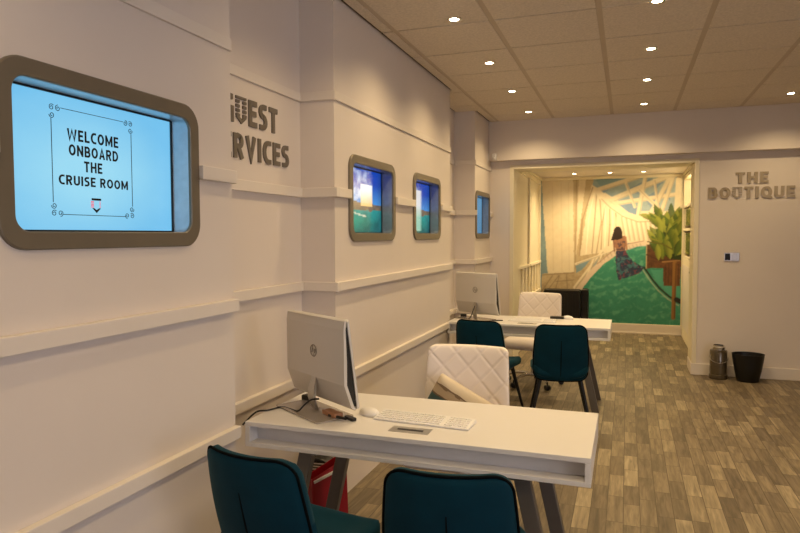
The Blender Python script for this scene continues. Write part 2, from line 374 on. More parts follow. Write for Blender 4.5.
labs = ['largest porthole display on the near left wall reading welcome onboard', 'left of the two porthole displays showing a blue and green seascape', 'right of the two porthole displays showing a blue seascape, near the wall corner', 'smallest-looking porthole display with pale blue picture on the far wall panel']
SCR = [paint_mat('screen_picture_cyan', .92, .25), paint_mat('screen_picture_sea', 1.0, .2), paint_mat('screen_picture_coast', .9, .2), paint_mat('screen_picture_pale', .8, .25)]
P0 = []
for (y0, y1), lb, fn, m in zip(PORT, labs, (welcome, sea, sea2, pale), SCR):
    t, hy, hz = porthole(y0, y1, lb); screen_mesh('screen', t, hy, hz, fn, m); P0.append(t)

# lettering ---------------------------------------------------------------
def arc(cx, cy, rx, ry, a0, a1, n=14): return [(cx+rx*math.cos(math.radians(a0+(a1-a0)*i/n)), cy+ry*math.sin(math.radians(a0+(a1-a0)*i/n))) for i in range(n+1)]
def letter_strokes(ch, t):
    """centre lines of a bold sans capital one unit high; t = stroke width; returns (width, strokes)"""
    h = t/2; T_, B_ = 1-h, h
    if ch == 'I': return t, [[(h, 0), (h, 1)]]
    if ch == 'L': return .50, [[(h, 0), (h, 1)], [(h, B_), (.50, B_)]]
    if ch == 'T': return .58, [[(.29, 0), (.29, 1)], [(0, T_), (.58, T_)]]
    if ch == 'E': return .52, [[(h, 0), (h, 1)], [(h, B_), (.52, B_)], [(h, T_), (.52, T_)], [(h, .51), (.47, .51)]]
    if ch == 'H': return .64, [[(h, 0), (h, 1)], [(.64-h, 0), (.64-h, 1)], [(h, .51), (.64-h, .51)]]
    if ch == 'N': return .66, [[(h, 0), (h, 1)], [(.66-h, 0), (.66-h, 1)], [(h*.9, 1-h*.5), (.66-h*.9, h*.5)]]
    if ch == 'M': return .80, [[(h, 0), (h, 1)], [(.80-h, 0), (.80-h, 1)], [(h*.9, 1-h*.5), (.40, .22), (.80-h*.9, 1-h*.5)]]
    if ch == 'W': return .94, [[(h*.9, 1), (.25, h*.4), (.47, .88), (.69, h*.4), (.94-h*.9, 1)]]
    if ch == 'V': return .66, [[(h*.9, 1), (.33, h*.5), (.66-h*.9, 1)]]
    if ch == 'A': return .66, [[(h*.9, 0), (.33, 1-h*.5), (.66-h*.9, 0)], [(.17, .30), (.49, .30)]]
    if ch == 'U': return .63, [[(h, 1), (h, .32)]+arc(.315, .315, .315-h, .315-h, 180, 360)+[(.63-h, .32), (.63-h, 1)]]
    if ch == 'O': return .70, [arc(.35, .5, .35-h, .5-h, 90, 450, 32)]
    if ch == 'Q': return .70, [arc(.35, .5, .35-h, .5-h, 90, 450, 32), [(.42, .24), (.66, -.06)]]
    if ch == 'C': return .58, [[(.57, T_)]+arc(.36, .5, .36-h, .5-h, 90, 270, 20)+[(.57, B_)]]
    if ch == 'G': return .64, [[(.60, T_)]+arc(.36, .5, .36-h, .5-h, 90, 270, 20)+[(.64-h, B_), (.64-h, .48), (.38, .48)]]
    if ch == 'D': return .66, [[(h, B_), (.28, B_)]+arc(.28, .5, .38-h, .5-h, -90, 90, 18)+[(h, T_)], [(h, 0), (h, 1)]]
    if ch in 'BRP':
        o = [[(h, 0), (h, 1)], [(h, T_), (.34, T_)]+arc(.34, (T_+.49)/2, .24-h if ch == 'B' else .26-h, (T_-.49)/2, 90, -90, 12)+[(h, .49)]]
        if ch == 'B': o.append([(h, .49), (.36, .49)]+arc(.36, (B_+.49)/2, .26-h, (.49-B_)/2, 90, -90, 12)+[(h, B_)]); return .61, o
        o.append([(.30, .49), (.62-h, 0)]); return .62, o
    if ch == 'S':
        r1 = (T_-.52)/2; r2 = (.52-B_)/2
        return .54, [[(.50, T_)]+arc(.29, .52+r1, .29-h, r1, 90, 270, 12)+arc(.25, .52-r2, .29-h, r2, 90, -90, 12)+[(.03, B_)]]
def ribbon(P, t):
    """quads of a flat stroke with mitred joints"""
    V, n = [], len(P); closed = math.hypot(P[0][0]-P[-1][0], P[0][1]-P[-1][1]) < 1e-6
    for i in range(n):
        a = P[i-1] if i > 0 else (P[n-2] if closed else None); b = P[i+1] if i < n-1 else (P[1] if closed else None); p = P[i]
        d1 = Vector((p[0]-a[0], p[1]-a[1])).normalized() if a else None; d2 = Vector((b[0]-p[0], b[1]-p[1])).normalized() if b else None
        d1 = d1 or d2; d2 = d2 or d1; n1 = Vector((-d1.y, d1.x)); n2 = Vector((-d2.y, d2.x)); m = (n1+n2)
        m = n1 if m.length < .3 else m.normalized(); k = min(2.0, 1/max(.35, m.dot(n1)))
        V += [(p[0]+m.x*t/2*k, p[1]+m.y*t/2*k), (p[0]-m.x*t/2*k, p[1]-m.y*t/2*k)]
    return V, [(2*i, 2*i+1, 2*i+3, 2*i+2) for i in range(n-1)]
def glyph(ch, t):
    w, S = letter_strokes(ch, t); vs, fs = [], []
    for n, P in enumerate(S):
        v, f = ribbon(P, t); k = len(vs); vs += [(a, b, n*.0003) for a, b in v]; fs += [tuple(i+k for i in q) for q in f]
    return vs, fs, w
def word(text, gap=.07, space=.24, bold=.18):
    """list of (verts, faces, x); overall width; cap height"""
    out = []; x = 0
    for ch in text:
        if ch == ' ': x += space; continue
        if ch == '^': out.append((None, None, x)); x += .62+gap; continue
        v, f, w = glyph(ch, bold); out.append(([(a+x, b, e) for a, b, e in v], f, x)); x += w+gap
    return out, x-gap, 0, 1
def letter_bm(v, f, to3, thick):
    bm = nb(); V = [bm.verts.new(to3(a, b, thick+e if thick else e*.2)) for a, b, e in v]
    for q in f:
        try: bm.faces.new([V[i] for i in q])
        except ValueError: pass
    if thick:
        r = bmesh.ops.extrude_face_region(bm, geom=list(bm.faces))
        d = to3(0, 0, 0)-to3(0, 0, thick)
        for e in r['geom']:
            if isinstance(e, bmesh.types.BMVert): e.co += d
    return bm
def shield(to3, thick, x0, w, y0, h, rows=4):
    bm = nb()
    def q(a0, a1, b0, b1): prism(bm, [(a0, b0), (a1, b0), (a1, b1), (a0, b1)], lambda a, b: to3(a, b, 0), lambda a, b: to3(a, b, thick))
    sw = w*.34; rh = h*.66/rows
    q(x0, x0+w, y0+h*.9, y0+h)
    for k in range(rows):
        b = y0+h*.9-rh*(k+1)
        q(x0, x0+sw, b+.25*rh*.3, b+rh*.72); q(x0+w-sw, x0+w, b+.25*rh*.3, b+rh*.72)
    pts = [(x0, y0+h*.24), (x0+w/2, y0), (x0+w, y0+h*.24), (x0+w-sw, y0+h*.24), (x0+w/2, y0+h*.15), (x0+sw, y0+h*.24)]
    prism(bm, pts, lambda a, b: to3(a, b, 0), lambda a, b: to3(a, b, thick))
    return bm
def sign_row(t, text, a0, a1, z0, z1, axis, thick, m, bold=.02, gap=.07, shield_m=None):
    W, wid, e0, e1 = word(text, gap, bold=bold); sx = (a1-a0)/wid; sz = (z1-z0)/(e1-e0)
    def to3(a, b, h):
        p, q = a0+a*sx, z0+(b-e0)*sz
        return Vector((h, p, q)) if axis == 'y' else Vector((p, -h, q))
    for v, f, x in W:
        if v is None: obj('letter', shield(to3, thick, x, .62, e0, e1-e0), shield_m or m, t)
        else: obj('letter', letter_bm(v, f, to3, thick), m, t)
GY, GZ = 2.83, 2.07
t = thing('wall_sign', 'grey raised letters GUEST SERVICES on the recessed wall panel', 'sign', (XR2, GY, GZ))
sign_row(t, 'G^EST', 2.575-GY, 3.075-GY, 2.094-GZ, 2.225-GZ, 'y', .008, LETTER, .20, .15)
sign_row(t, 'SERVICES', 2.475-GY, 3.195-GY, 1.925-GZ, 2.045-GZ, 'y', .008, LETTER, .20, .15)
BX = 1.24
t = thing('wall_sign', 'silver raised letters THE BOUTIQUE on the back wall right of the alcove', 'sign', (BX, YBK, 2.05))
sign_row(t, 'THE', 1.090-BX, 1.402-BX, .044, .161, 'x', .012, LETTER2, .22, .13)
sign_row(t, 'BO^TIQUE', .825-BX, 1.650-BX, -.115, .007, 'x', .012, LETTER2, .22, .13, LETTER3)
# writing on the welcome screen
INK = mat('screen_ink', rgb(16, 24, 30), .5, var=.05)
INKR = mat('screen_ink_red', rgb(220, 60, 80), .5, var=.05, emit=rgb(220, 70, 90), estr=.8)
tv = P0[0]; TY, TZ = tv.location.y, tv.location.z
bm_all = nb(); XS = -.0765
def add_bm(dst, src):
    me = bpy.data.meshes.new('tmp'); src.to_mesh(me); src.free(); dst.from_mesh(me); bpy.data.meshes.remove(me)
for text, a0, a1, z0, z1 in (('WELCOME', 1.561, 1.775, 1.8505, 1.8865), ('ONBOARD', 1.566, 1.773, 1.8035, 1.8385), ('THE', 1.625, 1.701, 1.7560, 1.7905), ('CRUISE ROOM', 1.525, 1.816, 1.7105, 1.741)):
    W, wid, e0, e1 = word(text, .125, .36, .195); sx = (a1-a0)/wid; sz = (z1-z0)/(e1-e0)
    for v, f, x in W: add_bm(bm_all, letter_bm(v, f, lambda a, b, h: Vector((XS+h, a0+a*sx-TY, z0+(b-e0)*sz-TZ)), 0))
obj('screen_lettering', bm_all, INK, tv)
bm = nb(); r0 = .0016
fy0, fy1, fz0, fz1 = 1.503-TY, 1.836-TY, 1.618-TZ, 1.944-TZ; g = .036
tube(bm, [(XS, fy0+g, fz1), (XS, fy1-g, fz1)], .0011, 6); tube(bm, [(XS, fy0+g, fz0), (XS, fy1-g, fz0)], .0011, 6)
tube(bm, [(XS, fy0, fz0+g), (XS, fy0, fz1-g)], .0011, 6); tube(bm, [(XS, fy1, fz0+g), (XS, fy1, fz1-g)], .0011, 6)
def curl(cy, cz, a0, s):
    tube(bm, [(XS, cy+s*(.010-.0075*i/14)*math.cos(a0+i*.62), cz+(.010-.0075*i/14)*math.sin(a0+i*.62)) for i in range(15)], .0011, 6)
for sy, cy in ((1, fy0), (-1, fy1)):
    for sz_, cz in ((1, fz0), (-1, fz1)):
        curl(cy+sy*.026, cz+sz_*.003, -sz_*PI/2, sy); curl(cy+sy*.003, cz+sz_*.026, PI if sy < 0 else PI, sy)
        curl(cy+sy*.003, cz+sz_*.003, PI/4, sy)
obj('screen_border', bm, INK, tv)
mk = lambda a, b, h: Vector((XS+h, a, b))
pr = lambda bm, P: prism(bm, P, lambda a, b: mk(a, b, 0), lambda a, b: mk(a, b, .0006))
cy, cz = 1.672-TY, 1.65-TZ
bm = nb(); pr(bm, [(cy-.020, cz+.017), (cy+.020, cz+.017), (cy+.020, cz+.024), (cy-.020, cz+.024)]); obj('emblem_bar', bm, INK, tv)
bm = nb(); pr(bm, [(cy-.018, cz-.008), (cy, cz-.024), (cy+.018, cz-.008), (cy+.010, cz-.008), (cy, cz-.014), (cy-.010, cz-.008)]); obj('emblem_point', bm, INK, tv)
for s_ in (-1, 1):
    bm = nb()
    for k in range(5): pr(bm, [(cy+s_*.018-.005, cz-.006+k*.0045), (cy+s_*.018-s_*.004+.003, cz-.006+k*.0045), (cy+s_*.018-s_*.004+.003, cz-.0035+k*.0045), (cy+s_*.018-.005, cz-.0035+k*.0045)])
    obj('emblem_stripes', bm, INKR, tv)

# ------------------------------------------------------------------ mural
def in_poly(px, py, P):
    ins = np.zeros(px.shape, bool); n = len(P)
    for i in range(n):
        x0, y0 = P[i]; x1, y1 = P[(i+1) % n]
        if y0 == y1: continue
        ins ^= ((y0 > py) != (y1 > py)) & (px < (x1-x0)*(py-y0)/(y1-y0)+x0)
    return ins
def seg_d(px, py, a, b):
    ax, ay = a; bx, by = b; dx, dy = bx-ax, by-ay; t = np.clip(((px-ax)*dx+(py-ay)*dy)/(dx*dx+dy*dy), 0, 1)
    return np.hypot(px-ax-t*dx, py-ay-t*dy)
def paint_mural(X, Y):
    n1 = noise2(X.shape, 9, 11); n2 = noise2(X.shape, 40, 12); n3 = noise2(X.shape, 90, 13)
    one = np.ones(X.shape+(3,))
    c = mix(L3(128, 156, 172)*one, L3(176, 188, 190), n1)
    CR, CR2, BR, DK = L3(224, 212, 186), L3(192, 174, 140), L3(146, 124, 92), L3(98, 80, 60)
    def poly(P, col, sh=None, a=1.0, vr=.25):
        nonlocal c
        k = in_poly(X+3*(n2-.5), Y+3*(n2-.5), P).astype(float)*a
        cc = mix(col*one, (sh if sh is not None else col*.75), np.clip((n1*.5+n3*.5-.35)*2, 0, 1)*vr*2)
        c = mix(c, cc, k)
    def line(a, b, w, col, al=1.0):
        nonlocal c
        d = seg_d(X, Y, a, b); c = mix(c, col*one, np.clip((w/2-d)/2+.5, 0, 1)*al)
    def path(P, w, col, al=1.0):
        for a, b in zip(P, P[1:]): line(a, b, w, col, al)
    # left sail tower
    poly([(3, 20), (125, 20), (122, 348), (32, 346)], CR, CR2)
    poly([(0, 20), (7, 20), (30, 340), (16, 420), (0, 430)], L3(120, 148, 160), L3(150, 170, 172))
    for x in (45, 75, 100): line((x, 40), (x+6, 335), 2, CR2, .5)
    poly([(116, 20), (186, 20), (172, 90), (140, 285), (122, 345)], CR2, BR)
    for x0, x1 in ((128, 126), (150, 140)): line((x0, 22), (x1, 330), 3, BR, .7)
    poly([(135, 20), (160, 20), (140, 200), (128, 280)], CR, CR2)
    # tall ribs
    poly([(178, 45), (300, 120), (300, 240), (230, 285), (140, 330), (140, 285)], CR, CR2)
    for P in ([(182, 55), (150, 160), (140, 285)], [(196, 60), (190, 160), (182, 275)], [(205, 75), (212, 170), (196, 280)], [(228, 90), (215, 180), (212, 262)], [(238, 100), (240, 180), (236, 250)], [(255, 110), (262, 170), (258, 235)]): path(P, 4, BR, .75)
    for P in ([(190, 60), (170, 160), (162, 280)], [(222, 90), (226, 180), (224, 255)], [(246, 110), (250, 170), (247, 240)]): path(P, 3, L3(240, 232, 214), .8)
    poly([(262, 130), (470, 140), (470, 240), (262, 240)], CR, CR2, 1)
    for k in range(11):
        x = 285+15*k; line((x-10, 140+2*k), (x+6, 232), 4, BR, .5); line((x-3, 142+2*k), (x+12, 232), 3, L3(240, 232, 216), .6)
    # steel trusses crossing the sky at the upper right
    sky = L3(122, 148, 178)
    poly([(188, 24), (300, 20), (214, 62)], L3(124, 158, 174), sky)
    for P in ([(300, 60), (345, 35), (330, 80)], [(350, 30), (425, 22), (385, 60)], [(268, 112), (318, 92), (330, 148), (300, 140)], [(350, 90), (390, 62), (400, 120), (380, 140)], [(405, 60), (432, 40), (430, 100)], [(200, 66), (236, 62), (206, 84)]): poly(P, sky, L3(150, 172, 186))
    for a, b, w in (((190, 66), (330, 20), 15), ((225, 105), (420, 20), 18), ((240, 112), (470, 75), 14), ((200, 70), (300, 150), 18), ((330, 150), (352, 20), 13), ((370, 145), (430, 20), 15), ((330, 60), (420, 150), 12), ((440, 20), (400, 150), 13), ((460, 30), (455, 150), 26), ((290, 40), (320, 120), 9), ((380, 30), (395, 130), 8)):
        line(a, b, w, CR); line((a[0]+w*.3, a[1]+w*.3), (b[0]+w*.3, b[1]+w*.3), 3, BR, .45)
    path([(205, 78), (235, 112), (280, 142), (330, 160), (380, 158), (430, 140)], 20, CR); path([(212, 94), (240, 122), (282, 152), (330, 170), (380, 168)], 3, BR, .7)
    # left lower decking and braces
    poly([(12, 346), (124, 340), (150, 395), (150, 520), (3, 520)], CR2, BR, 1, .5)
    for a, b in (((14, 350), (122, 342)), ((60, 372), (126, 366)), ((36, 396), (70, 352)), ((8, 410), (48, 352)), ((96, 348), (100, 395)), ((60, 395), (72, 352))): line(a, b, 3, DK, .55)
    poly([(122, 345), (140, 285), (250, 268), (256, 290), (150, 400), (124, 395)], CR2, BR, 1, .5)
    poly([(128, 318), (184, 292), (150, 330), (130, 345)], L3(120, 148, 158), sky); poly([(190, 296), (206, 290), (186, 345), (184, 330)], L3(150, 158, 154), sky)
    for a, b, w in (((124, 392), (215, 270), 9), ((150, 396), (190, 290), 8), ((128, 312), (250, 268), 7), ((190, 348), (215, 280), 6)): line(a, b, w, CR); line((a[0]+4, a[1]), (b[0]+4, b[1]), 2, DK, .6)
    # walkway
    WK = [(146, 402), (168, 372), (190, 345), (222, 312), (258, 286), (295, 265), (330, 254), (362, 251), (470, 300), (470, 520), (146, 520)]
    path([(138, 400), (182, 340), (215, 306), (252, 278), (292, 255), (330, 243), (360, 240)], 17, L3(214, 196, 176)); path([(200, 312), (250, 268), (300, 244), (350, 234)], 3, L3(150, 110, 96), .7)
    for k in range(12): line((212+12*k, 306-8*k+.3*k*k), (206+12*k, 290-7*k+.25*k*k), 3, BR, .5)
    poly(WK, L3(58, 142, 118), L3(38, 112, 94), 1, .5)
    wv = noise2((X.shape[0], X.shape[1]*5), 34, 21)[:, ::5]; wv = np.sin((Y+.16*X+30*n1)/5.2+9*n1+5*wv); c = mix(c, L3(130, 196, 160)*one, in_poly(X, Y, WK)*np.clip(wv*.35+(n2-.5)*1.0-.1, 0, .34))
    # planter side, dark kerb, lower terrace
    poly([(372, 330), (470, 330), (470, 448), (430, 412), (392, 372)], L3(76, 158, 136), L3(50, 124, 106))
    path([(352, 322), (378, 362), (402, 392), (432, 420), (466, 442)], 6, L3(22, 28, 26)); path([(348, 330), (374, 370), (398, 400), (428, 428), (462, 450)], 3, L3(190, 190, 170), .7)
    poly([(358, 246), (430, 238), (470, 262), (470, 322), (358, 326)], L3(112, 72, 40), L3(60, 36, 20), 1, .5); line((359, 246), (359, 326), 3, L3(180, 160, 120))
    poly([(412, 312), (466, 308), (466, 384), (414, 384)], L3(118, 76, 42), L3(62, 36, 20), 1, .5)
    for x in (420, 430, 440, 452, 460): line((x, 312), (x, 382), 2, L3(50, 30, 18), .7)
    for y in (262, 280, 298): line((362, y), (410, y+8), 2, L3(58, 36, 22), .6)
    path([(360, 280), (405, 300), (466, 296)], 5, L3(70, 44, 26)); line((410, 304), (468, 298), 5, L3(150, 112, 66))
    line((448, 308), (446, 492), 13, L3(140, 100, 50)); line((452, 308), (450, 492), 3, L3(84, 56, 26)); line((455, 430), (466, 436), 16, L3(24, 24, 22))
    # palm-like shrub, big pointed leaves
    poly([(396, 206), (420, 170), (450, 150), (470, 160), (470, 300), (425, 290), (396, 250)], L3(44, 62, 18), L3(24, 40, 12), 1, .5)
    rr = np.random.default_rng(3)
    for k in range(80):
        bx = rr.uniform(396, 472); by = 165+135*k/80; an = rr.normal(-1.55-(430-bx)*.012, .38); ln = rr.uniform(44, 78)
        dx, dy = math.cos(an), math.sin(an); s = (X-bx)*dx+(Y-by)*dy; w = -(X-bx)*dy+(Y-by)*dx
        hw = 10*np.clip(np.sin(np.clip(s/ln, 0, 1)*PI), 0, 1)**.8
        g = rr.choice(3); col = (L3(112, 126, 40), L3(72, 96, 28), L3(140, 148, 56))[g]
        c = mix(c, mix(col*one, col*.45, np.clip(-w/10+.15, 0, 1)), ((abs(w) < hw) & (s > 0) & (s < ln)).astype(float)*.92)
    path([(362, 236), (410, 244), (440, 262)], 4, L3(90, 84, 30)); path([(372, 226), (405, 236)], 5, L3(120, 120, 40))
    # woman in a long dress seen from behind
    poly([(262, 262), (291, 262), (300, 282), (322, 306), (352, 322), (340, 342), (300, 356), (270, 367), (264, 340), (260, 300)], L3(40, 56, 84), L3(18, 22, 34), 1, .6)
    k = in_poly(X, Y, [(262, 262), (291, 262), (300, 282), (322, 306), (352, 322), (340, 342), (300, 356), (270, 367), (264, 340), (260, 300)])
    c = mix(c, L3(120, 60, 74)*one, k*(n3 > .62)*.8); c = mix(c, L3(60, 120, 130)*one, k*(n2 > .62)*.6)
    poly([(252, 222), (290, 216), (294, 240), (290, 266), (262, 266), (254, 246)], L3(150, 108, 84), L3(120, 80, 60)); line((292, 222), (296, 262), 6, L3(160, 116, 90)); line((252, 226), (256, 268), 5, L3(130, 92, 70))
    c = mix(c, L3(54, 50, 70)*one, (in_poly(X, Y, [(256, 238), (291, 234), (291, 264), (262, 266)])*(n3 > .45)*.8))
    hd = ((X-266)/13)**2+((Y-202)/17)**2 < 1; c = mix(c, L3(36, 22, 18)*one, hd.astype(float))
    poly([(254, 200), (280, 200), (282, 224), (262, 232), (244, 232), (248, 214)], L3(40, 25, 19), L3(24, 14, 12))
    p = np.pad(c, ((1, 1), (1, 1), (0, 0)), 'edge'); b = (p[:-2, 1:-1]+p[2:, 1:-1]+p[1:-1, :-2]+p[1:-1, 2:])/4   # soft brush edges
    return (c*.5+b*.5)*(.82+.36*(n1*.45+n2*.25+n3*.3))[..., None]
MW0, MW1, MZ0, MZ1 = -1.345, .785, .155, 2.425
mt = paint_mat('mural_print', 0, .55)
t = thing('wall_mural', 'large painted mural of a woman on a green walkway among white trusses', 'mural', ((MW0+MW1)/2, YM, MZ0))
bm = nb(); NX, NZ = 230, 250; V = {}; hw = (MW1-MW0)/2; HZ = MZ1-MZ0
for i in range(NX+1):
    for j in range(NZ+1): V[i, j] = bm.verts.new((-hw+2*hw*i/NX, -.008, HZ*j/NZ))
for i in range(NX):
    for j in range(NZ): bm.faces.new((V[i, j], V[i+1, j], V[i+1, j+1], V[i, j+1]))
u, v = np.meshgrid(np.linspace(0, 1, NX+1), np.linspace(0, 1, NZ+1), indexing='ij')
ctop = 33-13*u; cbot = 503+14*u
col = paint_mural(3+465*u, cbot+(ctop-cbot)*v).reshape(-1, 3)
o = obj('painted_panel', bm, mt, t); at = o.data.color_attributes.new('paint', 'FLOAT_COLOR', 'POINT'); at.data.foreach_set('color', np.hstack([col, np.ones((len(col), 1))]).astype('f4').ravel())
bm = nb()
for p in ((-hw-.012, -hw, 0, HZ), (hw, hw+.012, 0, HZ), (-hw-.012, hw+.012, -.012, 0), (-hw-.012, hw+.012, HZ, HZ+.008)): box(bm, p[0], p[1], -.016, 0, p[2], p[3])
obj('mural_edging', bm, CREAM, t)

# built-in units on both sides of the alcove
def shelf_unit(x_face, dirx, y0, y1, label, right):
    t = thing('built_in_shelf_unit', label, 'shelving', (x_face, (y0+y1)/2, 0))
    h = (y1-y0)/2; d = .33*dirx
    def bx(bm, a, b, p, q, z0, z1): box(bm, min(a, b), max(a, b), p, q, z0, z1)
    bays = [(-h, 0), (0, h)] if not right else [(-h, -h/2.6), (-h/2.6, h)]
    bm = nb()
    bx(bm, 0, d, -h, -h+.05, 0, 2.43); bx(bm, 0, d, h-.05, h, 0, 2.43); bx(bm, 0, d, bays[0][1]-.025, bays[0][1]+.025, 0, 2.43)
    bx(bm, 0, d, -h, h, 2.37, 2.43); bx(bm, -.02*dirx, d, -h, h, 2.43, 2.465); bx(bm, 0, d, -h, h, 0, .1)
    obj('carcass', bm, CREAM, t, bevel=.004)
    bm = nb(); bx(bm, d-.02*dirx, d, -h, h, 0, 2.43); obj('back_panel', bm, NICHEW, t)
    levels = (1.13, .68) if not right else (1.98, 1.635, 1.23)
    for z in levels:
        for a, b in bays:
            bm = nb(); bx(bm, (-.012 if not right else 0.002)*dirx, d-.02*dirx, a+.025, b-.025, z-.035, z); obj('shelf', bm, CREAM, t, bevel=.003)
    if not right:
        for a, b in bays:
            for k in (1, 2, 3):
                y = a+(b-a)*k/4; bm = nb(); bx(bm, .004*dirx, d-.02*dirx, y-.014, y+.014, .1, 1.095); obj('divider', bm, CREAM, t, bevel=.003)
    else:
        for a, b in bays:
            for z0, z1, m in ((1.645, 1.945, DKGLASS), (1.24, 1.6, DKGLASS)):
                bm = nb(); bx(bm, .012*dirx, .02*dirx, a+.06, b-.06, z0+.03, z1-.03); dr = obj('glass_pane', bm, m, t)
            bm = nb(); bx(bm, -.002*dirx, .02*dirx, a+.03, b-.03, .11, 1.19); dr = obj('door', bm, CREAM, t, bevel=.004)
            bm = nb(); bx(bm, -.005*dirx, 0, a+.09, b-.09, .18, 1.1); obj('door_panel', bm, TRIM, dr, bevel=.004)
            bm = nb(); lathe(bm, [(0, 0), (.012, .004), (.014, .014), (.008, .02), (.006, .03)], 14); k = obj('knob', bm, BLACKM, dr, True); k.rotation_euler = (0, PI/2, 0); k.location = (-.032*dirx, a+.055 if a > -h+.1 else b-.055, 1.05)
    return t
shelf_unit(-1.33, -1, YBK+.44, YM-.002, 'cream built-in niches with vertical dividers on the left side of the alcove', False)
shelf_unit(.80, 1, 8.45, YM-.002, 'cream built-in cabinet with glass fronts and dark knobs on the alcove right', True)
# lamps inside the niches
for x, y, p in ((-1.50, 8.75, 10), (-1.50, 10.0, 10), (.97, 9.0, 8), (.97, 9.95, 8)):
    l = bpy.data.lights.new('niche_lamp', 'POINT'); l.energy = p; l.color = (1, .82, .5); l.shadow_soft_size = .05
    o = bpy.data.objects.new('niche_lamp', l); C.objects.link(o); o.location = (x, y, 2.3)

# ------------------------------------------------------------------ desks
def desk(name, label, loc):
    W, D, H, T = 1.435, .62, .75, .108
    t = thing('reception_desk', label, 'desk', loc, 0, 'white desks along the left wall')
    hw, hd = W/2, D/2
    bm = nb(); box(bm, -hw, hw, -hd, hd, H-.02, H); obj('desktop', bm, DESK, t, bevel=.002)
    bm = nb(); box(bm, -hw, hw, -hd, hd, H-T, H-T+.018); obj('lower_board', bm, DESK, t, bevel=.0015)
    for s in (-1, 1):
        bm = nb(); a, b = (-hw, -hw+.022) if s < 0 else (hw-.022, hw); box(bm, a, b, -hd, hd, H-T+.018, H-.02); obj('side_board', bm, DESK, t, bevel=.0015)
    bm = nb(); box(bm, -hw+.022, hw-.022, -.245, -.23, H-T+.018, H-.02); obj('divider_board', bm, DESK, t)
    zt = H-T
    for sx in (-1, 1):
        for sy in (-1, 1):
            bm = nb(); xt = sx*.455; xb = sx*.60; y = sy*(hd-.085); wx_, wy = .031, .022
            vs = []
            for x, z in ((xb, 0), (xt, zt)):
                vs.append([bm.verts.new((x+a*wx_, y+b*wy, z)) for a, b in ((-1, -1), (1, -1), (1, 1), (-1, 1))])
            for i in range(4): bm.faces.new((vs[0][i], vs[0][(i+1) % 4], vs[1][(i+1) % 4], vs[1][i]))
            bm.faces.new(vs[0][::-1]); bm.faces.new(vs[1]); obj('leg', bm, LEG, t, bevel=.003)
        bm = nb(); box(bm, sx*.44-.032, sx*.44+.032, -hd+.06, hd-.06, zt-.03, zt); obj('leg_rail', bm, LEG, t, bevel=.002)
    bm = nb(); box(bm, -.085, .085, -.24, -.165, H, H+.002); g = obj('cable_port', bm, STEEL, t, bevel=.0008); bm = nb(); box(bm, -.055, .055, -.212, -.196, H+.002, H+.0032); obj('cable_slot', bm, BLACKP, g)
    return t
d1 = desk('reception_desk', 'white desk in the foreground with an open slot along its front', (-.8285, 2.675, 0))
d2 = dup(d1, (-.842, 6.045, 0), 0, 'white desk farther back, in front of the alcove and mural')

